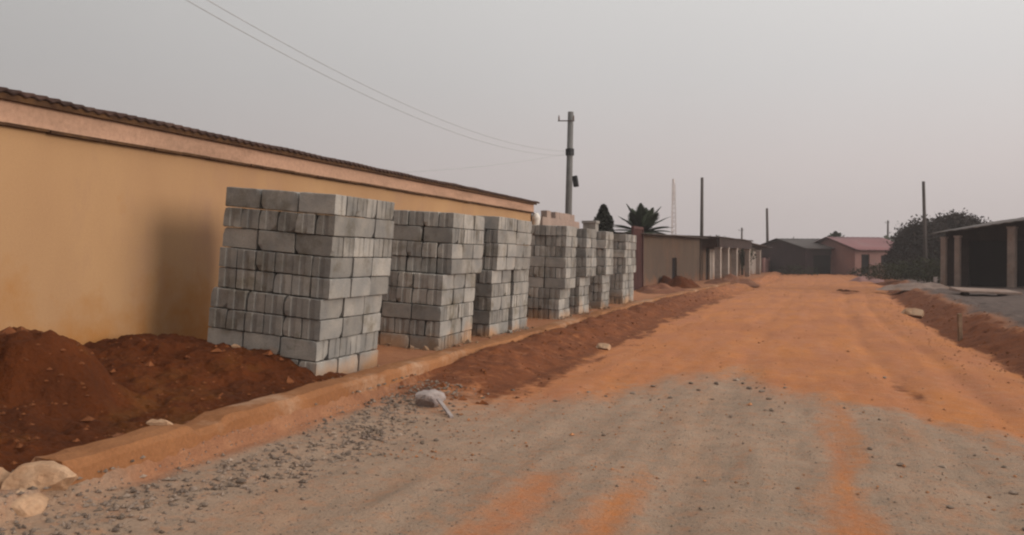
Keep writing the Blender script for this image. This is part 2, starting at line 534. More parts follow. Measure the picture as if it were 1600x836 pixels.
M['ground'] = ground_material()
for nm, sel in (('road', road_q), ('ground', ~road_q)):
    q = quads[sel]
    used, inv = np.unique(q.ravel(), return_inverse=True)
    me = bpy.data.meshes.new(nm)
    me.from_pydata(verts[used].tolist(), [], inv.reshape(-1, 4).tolist())
    me.polygons.foreach_set('use_smooth', [True] * len(me.polygons))
    for an, arr in (('gravel', grav), ('dark', dark), ('plateau', plat), ('verge', backs)):
        at = me.attributes.new(an, 'FLOAT', 'POINT')
        at.data.foreach_set('value', arr.ravel()[used].astype(np.float32))
    me.materials.append(M['ground'])
    o = bpy.data.objects.new(nm, me); COL.objects.link(o)
    tag(o, kind='structure', label='orange laterite road with grey gravel spread near the camera' if nm == 'road' else 'bare earth verges and raised dusty ground beside the road')

# red soil heap against the ochre wall
def heap_grid(name, x0, x1, y0, y1, n, H, mat):
    v, f = [], []
    gx = np.linspace(x0, x1, n); gy = np.linspace(y0, y1, int(n * (y1 - y0) / (x1 - x0)))
    X, Y = np.meshgrid(gx, gy)
    Z = H(X, Y)
    n2 = len(gy)
    v = np.stack([X.ravel(), Y.ravel(), Z.ravel()], 1).tolist()
    for j in range(n2 - 1):
        for i in range(n - 1):
            q = j * n + i
            f.append((q, q + 1, q + n + 1, q + n))
    return mesh_obj(name, v, f, mat, smooth=True)


def soil_heap(X, Y):
    base = ground_h(X, Y)
    e = sst(-4.60, -5.15, X) * sst(9.3, 8.2, Y) * sst(1.0, 2.0, Y)
    a = .50 * np.exp(-(((X + 6.25) / .66) ** 2 + ((Y - 5.62) / .50) ** 2) ** 2)
    a2 = .30 * np.exp(-((X + 6.9) / .6) ** 2 - ((Y - 3.7) / 1.1) ** 2)
    a3 = .22 * np.exp(-((X + 5.9) / .7) ** 2 - ((Y - 7.6) / .8) ** 2)
    a4 = .26 * np.exp(-((X + 6.0) / .5) ** 2 - ((Y - 3.9) / .8) ** 2)
    a5 = .16 * sst(-5.05, -5.6, X) * sst(9.2, 8.3, Y) * sst(6.3, 7.2, Y)
    h = np.maximum(np.maximum(a, a2), a4) + np.maximum(a3, a5) + .10
    h = h + .20 * (fbm(X * 1.7, Y * 1.7, 90) - .45) + .11 * (fbm(X * 5, Y * 5, 91) - .5) + .07 * (fbm(X * 13, Y * 13, 92) - .5) + .05 * np.abs(fbm(X * 7, Y * 7, 93, 3) - .5)
    return base - .05 + np.maximum(h, 0) * e


tag(heap_grid('soil_heap', -7.48, -4.55, .9, 9.4, 190, soil_heap, M['mud_heap']),
    'dark red soil heap piled against the ochre wall behind the kerb', 'soil heap')

# ------------------------------------------------------------------ kerb
def kerb():
    """cast drain kerb: laid along x=-4.45 then bending with the road; worn edges"""
    yv = np.concatenate([np.arange(4.15, 16, .07), np.arange(16, 46, .25)])
    prof = [(.16, -.25), (.165, .10), (.155, .24), (.12, .285), (0, .295), (-.12, .29), (-.155, .25), (-.16, -.2)]
    v, f = [], []
    n = len(prof)
    for a, y in enumerate(yv):
        cxk = -4.45 + float(bend(y)) * .9
        zz = .03 * (float(fbm(y * .8, 0 * y, 100)) - .5)
        if y > 11: zz -= .02
        dent = float(sst(.66, .78, fbm(y * 1.1, 5.0, 107, 2)))
        zz -= .045 * dent
        for b_, (px_, pz_) in enumerate(prof):
            jx = .035 * (float(fbm(y * 3.1, b_ * 1.7, 101)) - .5) + .016 * (float(vnoise(y * 14, b_ * 3.1, 102)) - .5)
            jz = .035 * (float(fbm(y * 3.3, b_ * .9 + 7, 103)) - .5) + .014 * (float(vnoise(y * 13, b_ * 2.1, 104)) - .5)
            v.append((cxk + px_ + jx, y + (random.uniform(-.05, .05) if a == 0 else 0), pz_ + zz + jz))
    for a in range(len(yv) - 1):
        for b_ in range(n - 1):
            q = a * n + b_
            f.append((q, q + n, q + n + 1, q + 1))
    f.append(tuple(range(n)))
    f.append(tuple((len(yv) - 1) * n + k for k in range(n))[::-1])
    o = mesh_obj('kerb', v, f, M['kerb'], smooth=False)
    tag(o, 'orange stained low concrete kerb running along the left roadside', 'kerb', kind='structure')


kerb()

# ------------------------------------------------------------------ rocks
def rock_mesh(name, seed, mat, sub=3, flat=.65, rough=.28):
    rnd = random.Random(seed)
    bm = bmesh.new()
    bmesh.ops.create_icosphere(bm, subdivisions=sub, radius=.5)
    planes = [(Vector((rnd.gauss(0, 1), rnd.gauss(0, 1), rnd.gauss(0, 1))).normalized(), rnd.uniform(.27, .40)) for _ in range(9)]
    for v in bm.verts:
        for nrm, d in planes:
            k = v.co.dot(nrm)
            if k > d: v.co -= nrm * (k - d)
        p = v.co
        v.co += p.normalized() * rough * .12 * (float(fbm(p.x * 6 + seed, p.y * 6 + p.z * 5, seed)) - .5)
        v.co.z *= flat
    me = bpy.data.meshes.new(name); bm.to_mesh(me); bm.free()
    me.materials.append(mat)
    return me


def put(name, me, loc, s, rz, label, cat, group=None, rx=0, ry=0):
    o = bpy.data.objects.new(name, me); COL.objects.link(o)
    o.location = loc; o.scale = s if isinstance(s, tuple) else (s, s, s)
    o.rotation_euler = (rx, ry, rz)
    return tag(o, label, cat, group)


pale_r = [rock_mesh('pale_rubble', 200 + k, M['pale'], 4, .95, .9) for k in range(4)]
stone_r = [rock_mesh('stone', 300 + k, M['stone'], 2, .6) for k in range(5)]
white_r = rock_mesh('cement_lump', 405, M['whitish'], 4, .9, 1.4)

# broken kerb end at the near left
for k, (x, y, z, s, rz, lab) in enumerate([
    (-4.40, 4.02, .17, (.50, .40, .26), .2, 'large pale broken concrete chunk capping the near end of the kerb'),
    (-4.66, 3.92, .14, (.36, .36, .32), 1.1, 'rounded pale concrete lump left of the large chunk at the kerb end'),
    (-4.38, 3.84, .05, (.46, .36, .26), 2.2, 'tan broken concrete piece leaning below the large pale chunk'),
    (-4.70, 3.68, .06, (.40, .32, .28), .7, 'dusty pinkish rubble piece nearest the camera at the kerb end'),
    ]):
    put('concrete_chunk', pale_r[k % 4], (x, y, z), s, rz, lab, 'rubble', 'broken concrete at the kerb end')
for (x, y, s, lab) in ((-4.93, 5.6, .10, 'small pale stone lying on the red soil heap above the kerb'),
                       (-4.50, 5.2, .09, 'small pale stone sitting on top of the kerb'),
                       (-5.9, 7.95, .07, 'little pale pebble beside the foot of the nearest block stack')):
    zz = gh(x, y) + .10 if x < -4.6 else .30
    if x < -4.6: zz = float(soil_heap(np.array([x]), np.array([y]))[0]) + s * .2
    put('stone', pale_r[1], (x, y, zz), (s * 1.5, s, s), .4, lab, 'stone')

# lump and plank lying on the gravel
put('cement_lump', white_r, (-3.62, 8.05, gh(-3.62, 8.05) + .07), (.42, .27, .22), .9, 'greyish white cement lump lying on the gravel near the kerb', 'cement lump')
mb = MB(); mb.box(-.02, .02, -.21, .21, -.012, .012, jit=.002)
o = mb.build('wooden_stake', M['whitish'], bevel=.003)
o.location = (-3.33, 7.80, gh(-3.4, 7.9) + .06); o.rotation_euler = (R(-15), 0, R(222))
tag(o, 'short pale wooden stake leaning from the greyish white cement lump down to the gravel', 'wooden stake')

# loose stones on the road (each small stone an object)
spots = [(-2.28, 5.25, .05), (-3.02, 4.75, .045), (-1.60, 7.25, .05), (-1.1, 10.1, .06), (-.55, 10.4, .07), (-.25, 8.9, .06),
         (-1.65, 10.2, .06), (-2.5, 8.9, .05), (-2.05, 9.4, .05), (-1.35, 9.5, .06), (-.75, 11.2, .08), (.55, 7.4, .045),
         (.72, 6.9, .05), (1.02, 7.0, .05), (1.35, 6.4, .05), (.9, 5.9, .045), (1.25, 5.6, .05), (1.05, 11.9, .07), (-3.3, 8.8, .05),
         (-3.15, 9.4, .06), (-.95, 10.7, .07), (-.65, 10.9, .05), (-.4, 10.2, .07), (-.15, 10.6, .05), (-.9, 9.6, .05), (-1.25, 10.6, .06), (-.3, 9.6, .05), (-1.8, 9.7, .06), (-2.3, 9.6, .05), (-2.9, 6.6, .05), (-3.3, 6.0, .06), (-3.45, 5.5, .07), (-3.7, 5.2, .06), (-3.6, 4.9, .08), (-3.75, 4.6, .07), (-3.5, 4.4, .06)]
for k, (x, y, s) in enumerate(spots):
    put('stone', stone_r[k % 5], (x, y, gh(x, y) + s * .15), (s * random.uniform(.9, 1.5), s, s * random.uniform(.7, 1)), random.uniform(0, 6),
        ('small loose stone in the gravel at the kerb foot' if x < -2.8 else 'small dark stone where the grey gravel meets the orange soil' if y > 8.5 else
         'small dark stone on the right half of the gravelled road' if x > .3 else 'small dark stone on the left half of the near gravelled road'), 'stone', 'loose stones on the road')
for (x, y, s, lab) in ((-3.15, 14.2, .22, 'pale yellowish rock at the foot of the dark red left bank'),
                       (3.25, 12.3, .16, 'small white stone on the dark right bank nearest the camera'),
                       (2.95, 12.8, .13, 'white stone beside the dark bank, left of the other white stone'),
                       (3.0, 26.0, .5, 'pale flat rock at the top of the right bank')):
    put('stone', pale_r[2], (x, y, gh(x, y) + s * .15), (s * 1.4, s, s * .7), x, lab, 'stone')

# gravel: nobody could count it
def gravel():
    oc = [(1, 0, 0), (0, 1, 0), (-1, 0, 0), (0, -1, 0), (0, 0, 1), (0, 0, -.6)]
    of = [(0, 1, 4), (1, 2, 4), (2, 3, 4), (3, 0, 4), (1, 0, 5), (2, 1, 5), (3, 2, 5), (0, 3, 5)]
    V, Fc = [], []
    n = 0
    flat = grav.ravel()
    while n < 3000:
        if n % 2 == 0:      # along the kerb foot and its rows of spilt stones
            y = random.uniform(3.2, 9.2); x = -3.75 + random.gauss(0, .28) + .25 * math.sin(y * 1.3)
            r = random.uniform(.008, .026)
        else:
            x = random.uniform(-4.1, 2.6); y = 3 + 10 * random.random() ** 1.3
            i = min(nx - 1, int(np.searchsorted(xs, x))); j = min(ny - 1, int(np.searchsorted(ys, y)))
            if random.random() > grav[j, i] * .9 + .07: continue
            r = random.uniform(.004, .010) * (1 + (random.random() < .06) * 1.2)
        z = gh(x, y) + r * .25
        a = random.uniform(0, 6.28); ca, sa = math.cos(a), math.sin(a)
        sx, sy, sz = random.uniform(.8, 1.5), random.uniform(.6, 1.1), random.uniform(.5, .9)
        b = len(V)
        for p in oc:
            px_, py_, pz_ = (p[0] * sx + random.uniform(-.3, .3)) * r, (p[1] * sy + random.uniform(-.3, .3)) * r, p[2] * sz * r
            V.append((x + px_ * ca - py_ * sa, y + px_ * sa + py_ * ca, z + pz_))
        Fc += [tuple(b + k for k in t) for t in of]
        n += 1
    o = mesh_obj('gravel', V, Fc, M['stone'])
    tag(o, 'grey gravel and pebbles scattered over the near road and kerb foot', 'gravel', kind='stuff')


gravel()

# clods on the banks
def clods():
    oc = [(1, 0, 0), (0, 1, 0), (-1, 0, 0), (0, -1, 0), (0, 0, 1), (0, 0, -.6)]
    of = [(0, 1, 4), (1, 2, 4), (2, 3, 4), (3, 0, 4), (1, 0, 5), (2, 1, 5), (3, 2, 5), (0, 3, 5)]
    V, Fc = [], []
    for n in range(1500):
        w = n % 3
        if w == 0:
            y = 8.5 + 26 * random.random() ** 1.5; x = -3.75 + float(bend(y)) + random.gauss(0, .3)
            z = gh(x, y)
        elif w == 1:
            y = 8 + 30 * random.random() ** 1.4; x = 3.4 + float(bend(y)) + random.gauss(0, .45)
            z = gh(x, y)
        else:
            x = random.uniform(-7.3, -4.7); y = random.uniform(2.5, 8.2)
            z = float(soil_heap(np.array([x]), np.array([y]))[0])
        r = random.uniform(.010, .028) * (1 + (random.random() < .10) * 1.6)
        a = random.uniform(0, 6.28); ca, sa = math.cos(a), math.sin(a)
        b = len(V)
        for p in oc:
            px_, py_, pz_ = (p[0] + random.uniform(-.35, .35)) * r, (p[1] + random.uniform(-.35, .35)) * r, p[2] * r * random.uniform(.5, .9)
            V.append((x + px_ * ca - py_ * sa, y + px_ * sa + py_ * ca, z + pz_))
        Fc += [tuple(b + k for k in t) for t in of]
    o = mesh_obj('soil_clods', V, Fc, M['clod'])
    tag(o, 'loose clods of dark red soil on the banks and heap', 'soil clods', kind='stuff')


clods()

put_rnd = random.Random(77)
V, Fc = [], []
for k in range(1500):
    y = 6 + 40 * put_rnd.random() ** 1.6
    side_ = put_rnd.random()
    if side_ < .4: x = 2.5 + put_rnd.gauss(0, .35)
    elif side_ < .7: x = -2.9 + put_rnd.gauss(0, .3)
    else: x = put_rnd.uniform(-2.6, 2.4)
    x += float(bend(y))
    q = put_rnd.uniform(.006, .018) * (2 if put_rnd.random() < .05 else 1)
    z = gh(x, y); b = len(V)
    for p in [(1, 0, 0), (0, 1, 0), (-1, 0, 0), (0, -1, 0), (0, 0, .8), (0, 0, -.6)]:
        V.append((x + (p[0] + put_rnd.uniform(-.3, .3)) * q, y + (p[1] + put_rnd.uniform(-.3, .3)) * q, z + q * .25 + p[2] * q * put_rnd.uniform(.5, 1)))
    Fc += [tuple(b + i for i in t) for t in [(0, 1, 4), (1, 2, 4), (2, 3, 4), (3, 0, 4), (1, 0, 5), (2, 1, 5), (3, 2, 5), (0, 3, 5)]]
M['road_clod'] = rough_mat('orange_grit', (.33, .15, .07), (.24, .11, .055), None, 6, 30, rnd=.35)
tag(mesh_obj('road_grit', V, Fc, M['road_clod']), 'orange grit and crumbs loose on the dirt road and its shoulders', 'grit', kind='stuff')

# ------------------------------------------------------------------ the ochre building
def corrugated(name, P, nu, nv, amp, waves, mat, parent, th=.012):
    """P(u,v) flat sheet; corrugations run along v, repeat along u"""
    mb = MB()
    def Q(u, v):
        p = Vector(P(u, v))
        return p + Vector((0, 0, amp * math.sin(u * waves * 2 * math.pi) + amp * .5 * (float(vnoise(u * waves * .37, v * 3, 5)) - .5)))
    mb.grid(Q, nu, nv, th)
    return mb.build(name, mat, parent, smooth=True)


B_Y0, B_Y1 = -6.0, 24.1
bld = empty('ochre_building', (WALL_X, (B_Y0 + B_Y1) / 2, 0))
tag(bld, 'long low ochre building with a dark corrugated roof edge behind the block stacks', 'building')
bo = Vector(bld.location)


def L(o):
    for v in o.data.vertices: v.co -= bo
    return o


mb = MB()
# road-facing wall as a slightly uneven sheet with depth
def wallP(u, v):
    y = B_Y0 + (B_Y1 - B_Y0) * u; z = -.1 + 3.0 * v
    return (WALL_X + .018 * (float(fbm(y * .6, z * .7, 130)) - .5), y, z)
mb.grid(wallP, 240, 20, .22, Vector((1, 0, 0)))
mb.box(-13.0, WALL_X - .23, B_Y1 - .22, B_Y1, -.1, 2.9)
mb.box(-13.0, WALL_X - .23, B_Y0, B_Y0 + .22, -.1, 2.9)
mb.box(-13.22, -13.0, B_Y0, B_Y1, -.1, 4.0)
L(mb.build('wall', M['ochre'], bld))
mb = MB()
def fasP(u, v):
    y = B_Y0 + (B_Y1 - B_Y0) * u
    return (WALL_X + .07, y, 2.885 + .255 * v + .012 * (float(fbm(y * .5, 0, 131)) - .5))
mb.grid(fasP, 120, 2, .035, Vector((1, 0, 0)))
mb.box(WALL_X - .2, WALL_X + .034, B_Y1 + .002, B_Y1 + .03, 2.9, 3.18)
L(mb.build('fascia', M['fascia'], bld))
mb = MB()
y = B_Y0
while y < B_Y1 - .1:            # ragged dark strip standing in for the shadow gap under the fascia
    l = random.uniform(.25, .6)
    y2 = min(y + l, B_Y1)
    dz = random.uniform(-.006, .006)
    mb.box(WALL_X + .018, WALL_X + .085 + random.uniform(-.008, .006), y, y2 - random.uniform(0, .012), 2.852 + dz, 2.882 + dz)
    y = y2
L(mb.build('shadow_gap_strip', M['darkwood'], bld))
o = corrugated('roof', lambda u, v: (WALL_X + .16 - 5.9 * v, B_Y0 - .2 + (B_Y1 - B_Y0 + .5) * u, 3.190 + .95 * v + .03 * (float(fbm(u * 40, v, 132)) - .5)), 1700, 4, .014, 196, M['rust_dark'], bld, .035)
L(o)
mb = MB()
for k in range(40):
    y = B_Y0 + .3 + k * .76
    if y < B_Y1: mb.box(WALL_X - .2, WALL_X + .10, y, y + .05, 3.142, 3.155)
mb.box(WALL_X + .105, WALL_X + .135, B_Y0, B_Y1 + .1, 3.100, 3.160)
L(mb.build('eaves_lath', M['darkwood'], bld))
mb = MB()
mb.tube([(WALL_X + .12, B_Y1 - .03, 2.84), (WALL_X + .13, B_Y1 + .02, 2.72), (WALL_X + .11, B_Y1 + .06, 2.55), (WALL_X + .07, B_Y1 + .06, 2.3), (WALL_X + .07, B_Y1 + .06, .3)], [.09, .14, .12, .055, .055], 10)
L(mb.build('drainpipe', M['white_plastic'], bld, smooth=True))

# ------------------------------------------------------------------ hollow concrete blocks
BL, BW, BH = .467, .230, .225      # laid with 5-10 mm gaps


def block_mesh(seed):
    """one hollow sandcrete block: two cores through it, shallow recess in each end, crisp worn edges; long side along y"""
    rnd = random.Random(seed)
    hx, hy = BW / 2, BL / 2
    nt_, nd = rnd.uniform(.032, .042), rnd.uniform(.010, .016)
    def fine(poly, st):
        out = []
        for k in range(len(poly)):
            a, b = Vector((*poly[k], 0)), Vector((*poly[(k + 1) % len(poly)], 0))
            m = max(1, int((b - a).length / st))
            out += [tuple(a.lerp(b, q / m))[:2] for q in range(m)]
        return out
    ring = fine([(-hx, -hy), (-nt_, -hy), (-nt_ + .012, -hy + nd), (nt_ - .012, -hy + nd), (nt_, -hy), (hx, -hy),
                 (hx, hy), (nt_, hy), (nt_ - .012, hy - nd), (-nt_ + .012, hy - nd), (-nt_, hy), (-hx, hy)], .055)
    t = .035
    cores = [[(-hx + t, -hy + t), (hx - t, -hy + t), (hx - t, -t / 2), (-hx + t, -t / 2)], [(-hx + t, t / 2), (hx - t, t / 2), (hx - t, hy - t), (-hx + t, hy - t)]]
    bm = bmesh.new()
    ch = .0075
    levels = [(0, ch), (ch, 0), (BH * .3, 0), (BH * .62, 0), (BH - ch, 0), (BH, ch)]
    rows = []
    for z, ins in levels:
        rows.append([bm.verts.new((x * (1 - ins / hx), y * (1 - ins / hy), z)) for x, y in ring])
    for a, b in zip(rows, rows[1:]):
        for k in range(len(ring)):
            k2 = (k + 1) % len(ring)
            bm.faces.new((a[k], a[k2], b[k2], b[k]))
    cr_ = [[[bm.verts.new((x, y, z)) for x, y in c] for z in (0, BH)] for c in cores]
    for lo, hi in cr_:
        for k in range(4): bm.faces.new((lo[(k + 1) % 4], lo[k], hi[k], hi[(k + 1) % 4]))
    for zi, row in ((0, rows[0]), (1, rows[-1])):
        es = []
        for loop in [row] + [c[zi] for c in cr_]:
            for k in range(len(loop)):
                e = bm.edges.get((loop[k], loop[(k + 1) % len(loop)]))
                es.append(e)
        bmesh.ops.triangle_fill(bm, use_beauty=True, use_dissolve=False, edges=es, normal=(0, 0, 1 if zi else -1))
    bmesh.ops.recalc_face_normals(bm, faces=bm.faces[:])
    for v in bm.verts:
        v.co += Vector((rnd.uniform(-1, 1), rnd.uniform(-1, 1), rnd.uniform(-1, 1))) * .0022
    for _ in range(rnd.choice((1, 2, 3))):      # chipped corners
        c = Vector((rnd.choice((-hx, hx)), rnd.choice((-hy, hy)), rnd.choice((0, BH))))
        q = rnd.uniform(.02, .055)
        for v in bm.verts:
            d = (v.co - c).length
            if d < q: v.co += (Vector((0, 0, BH / 2)) - c).normalized() * (q - d) * .6
    me = bpy.data.meshes.new('concrete_block'); bm.to_mesh(me); bm.free()
    me.materials.append(M['block'])
    return me


block_meshes = [block_mesh(500 + k) for k in range(12)]
ORD = ['lowest', 'second', 'third', 'fourth', 'fifth', 'sixth', 'seventh', 'eighth', 'ninth', 'tenth']
ORD2 = ['first', 'second', 'third', 'fourth', 'fifth', 'sixth', 'seventh', 'eighth']
# name, x of road side, y near end, columns, rows (lengthwise), courses below the step, shift above it, tilt, yaw
STACKS = [('nearest', -5.07, 8.26, 6, 3, 4, (.06, .05), 5.0, 0.0),
          ('second', -5.08, 11.68, 6, 3, 5, (.05, .18), 3.6, 1.5),
          ('third', -5.05, 13.80, 6, 2, 5, (.05, .05), 3.2, -1.0),
          ('fourth', -5.05, 15.02, 6, 2, 5, (.04, -.12), 3.0, 1.0),
          ('fifth', -5.04, 18.25, 6, 2, 3, (.10, .03), 2.4, 0.5),
          ('sixth', -5.02, 20.0, 6, 2, 4, (.16, .02), 1.0, -1.0),
          ('seventh', -4.98, 22.3, 5, 2, 4, (.08, .06), 1.2, 0.0),
          ('eighth', -4.92, 24.9, 5, 4, 4, (.05, .04), 1.0, 1.0)]
entries = []


def proj(p):
    xc = p.x * CT + p.y * ST; zc = -p.x * ST + p.y * CT
    return 800 + F_PX * xc / zc, zc


prev_px = -1e9
rb_ = random.Random(99)
for si, (nm, sx, sy, ncol, nrow, stp, shf, tilt, yw) in enumerate(STACKS):
    base = Matrix.Translation((sx, sy, gh(sx, sy + .3) - .03)) @ Matrix.Rotation(R(yw), 4, 'Z') @ Matrix.Rotation(R(tilt), 4, 'Y')
    ncourse = 9
    nxt = prev_px
    for c in range(ncourse):
        dx, dy = (shf if c >= stp else (0, 0))
        dx += rb_.uniform(-.012, .012); dy += rb_.uniform(-.015, .015)
        cross = (c * 5 + si * 2) % 7 in (2, 5)
        if cross: nc, nr = ncol // 2, nrow * 2
        else: nc, nr = ncol, nrow
        for i in range(nc):
            for j in range(nr):
                if cross:
                    lx = -(i + .5) * .497; ly = (j + .5) * .2425
                else:
                    lx = -(i + .5) * .2485; ly = (j + .5) * .485
                if si == 0 and c == 8 and not cross and i in (1, 2, 3) and j == 0 and False: continue
                M_ = base @ Matrix.Translation((lx + dx + rb_.uniform(-.007, .007), ly + dy + rb_.uniform(-.018, .010), c * .235)) @ \
                    Matrix.Rotation(R(rb_.uniform(-1.6, 1.6)) + (R(90) if cross else 0), 4, 'Z')
                nearf = j == 0; roadf = i == 0
                vis = False
                if nearf or roadf:
                    cpt = M_.translation
                    px_, zc_ = proj(cpt)
                    vis = px_ > prev_px - 6
                if c == ncourse - 1 and not (nearf or roadf): vis = False
                entries.append(dict(M=M_, d=zc_ if (nearf or roadf) else 99, vis=vis, near=nearf, stack=nm, c=c, i=i, j=j, nc=nc, nr=nr, s=si))
        # furthest pixel column this stack covers
        p = base @ Vector((dx, nrow * .485 + dy, c * .229))
        nxt = max(nxt, min(proj(p)[0], 1e9)) if c < 5 else nxt
    prev_px = nxt
vis = sorted([e for e in entries if e['vis']], key=lambda e: e['d'])
keep = vis[:300]
ids = set(id(e) for e in keep)
for n, e in enumerate(keep):
    o = bpy.data.objects.new('concrete_block', block_meshes[(n * 5 + e['c'] * 3) % 12])
    COL.objects.link(o)
    o.matrix_world = e['M']
    if e['near']:
        k = e['nc'] - 1 - e['i']
        lab = '%s course block of the %s stack, near face, %s' % (ORD[e['c']], e['stack'], 'at the road corner' if e['i'] == 0 else ('at the wall end' if k == 0 else ORD2[e['i']] + ' from the road corner'))
    else:
        lab = '%s course block of the %s stack, road side, %s' % (ORD[e['c']], e['stack'], 'at the far end' if e['j'] == e['nr'] - 1 else ORD2[e['j']] + ' from the near corner')
    tag(o, 'grey ' + lab, 'concrete block', 'hollow concrete blocks in the roadside stacks')
# the rest (inner and farther blocks) as one object
V, Fc = [], []
for n, e in enumerate(entries):
    if id(e) in ids: continue
    me = block_meshes[n % 12]
    b = len(V)
    if e['near'] or e['i'] == 0 or e['c'] == 8:
        V += [tuple(e['M'] @ v.co) for v in me.vertices]
        Fc += [tuple(b + k for k in p.vertices) for p in me.polygons]
    else:
        x, y, z = BW / 2, BL / 2, BH
        V += [tuple(e['M'] @ Vector(p)) for p in [(-x, -y, 0), (x, -y, 0), (-x, y, 0), (x, y, 0), (-x, -y, z), (x, -y, z), (-x, y, z), (x, y, z)]]
        Fc += [tuple(b + k for k in t) for t in [(0, 2, 3, 1), (4, 5, 7, 6), (0, 1, 5, 4), (2, 6, 7, 3), (0, 4, 6, 2), (1, 3, 7, 5)]]
o = mesh_obj('inner_blocks', V, Fc, M['block'])
tag(o, 'grey concrete blocks inside and at the far ends of the roadside stacks', 'concrete blocks', kind='stuff')
cr2 = random.Random(31)
V, Fc = [], []
cube = [(-1, -1, -1), (1, -1, -1), (-1, 1, -1), (1, 1, -1), (-1, -1, 1), (1, -1, 1), (-1, 1, 1), (1, 1, 1)]
cf = [(0, 2, 3, 1), (4, 5, 7, 6), (0, 1, 5, 4), (2, 6, 7, 3), (0, 4, 6, 2), (1, 3, 7, 5)]
for k in range(420):
    nm, sx, sy, ncol, nrow, *_r = cr2.choice(STACKS)
    if cr2.random() < .6: x, y = sx + abs(cr2.gauss(.03, .10)), sy + cr2.uniform(-.1, nrow * .49)
    else: x, y = sx - cr2.uniform(0, 1.4), sy - abs(cr2.gauss(.04, .12))
    if x > -4.66: continue
    rr = cr2.uniform(.006, .022) * (2.2 if cr2.random() < .06 else 1)
    mq = Matrix.Translation((x, y, gh(x, y) + rr * .5)) @ Quaternion(Vector((cr2.gauss(0, 1), cr2.gauss(0, 1), cr2.gauss(0, 1))).normalized(), cr2.uniform(0, 6)).to_matrix().to_4x4()
    b = len(V)
    V += [tuple(mq @ Vector([c * rr * cr2.uniform(.4, 1) for c in p])) for p in cube]
    Fc += [tuple(b + q for q in t) for t in cf]
o = mesh_obj('block_crumbs', V, Fc, M['block'])
tag(o, 'grey crumbs and chips of concrete lying at the feet of the stacks', 'rubble', kind='stuff')
# soil washed up round the foot of the nearest stacks is part of the ground

# ------------------------------------------------------------------ fence wall, pier, gate behind the stacks
def block_wall(name, p0, p1, h, th, mat, label, cat, ragged=.12):
    p0, p1 = Vector(p0), Vector(p1)
    d = (p1 - p0); ln = d.length; d.normalize(); nrm = Vector((-d.y, d.x, 0))
    root = empty(name, (p0.x, p0.y, gh(p0.x, p0.y)), math.atan2(d.y, d.x))
    tag(root, label, cat)
    mb = MB()
    rows = int(h / .23)
    mb.box(0, ln, 0, th, -.3, rows * .23)
    mb.build('wall', mat, root)
    x = 0
    while x < ln - .45:
        if random.random() < .6:
            mb = MB(); mb.box(x + .005, x + .44, .004, th - .004, rows * .23 + .002, rows * .23 + (.21 if random.random() < .7 else .11), jit=.006)
            mb.build('coping_block', mat, root)
        x += .46
    return root


block_wall('block_fence', (-7.25, 24.4, 0), (-7.2, 28.7, 0), 2.6, .2, M['fence'], 'pinkish unplastered block fence wall behind the far stacks, beyond the ochre building', 'fence wall')
w = W(923, 33)
mb = MB(); mb.box(-.25, .25, -.25, .25, 0, 2.75); mb.box(-.29, .29, -.29, .29, 2.752, 2.86)
o = mb.build('gate_pier', M['block'], loc=(w.x, w.y, .1), bevel=.01)
tag(o, 'square grey pier with a flat cap standing beside the dark conifer', 'pier')
g0, g1 = W(989, 34.2), W(1004, 36.0)
d = g1 - g0; root = empty('metal_gate', (g0.x, g0.y, gh(g0.x, g0.y)), math.atan2(d.y, d.x))
tag(root, 'narrow dark rusted metal gate between the last block stack and the grey-brown house', 'gate')
ln = d.length
mb = MB(); mb.box(.04, ln - .04, 0, .03, -.1, 2.5); [mb.box(x, x + .03, -.03, -.002, 0, 2.5) for x in np.arange(.2, ln - .1, .3)]
mb.build('leaf_panel', M['gate'], root)
mb = MB(); mb.box(-.04, .038, -.04, .06, -.1, 2.6); mb.box(ln - .038, ln + .04, -.04, .06, -.1, 2.6); mb.box(.04, ln - .04, -.03, .05, 2.502, 2.6)
mb.build('frame', M['gate'], root)


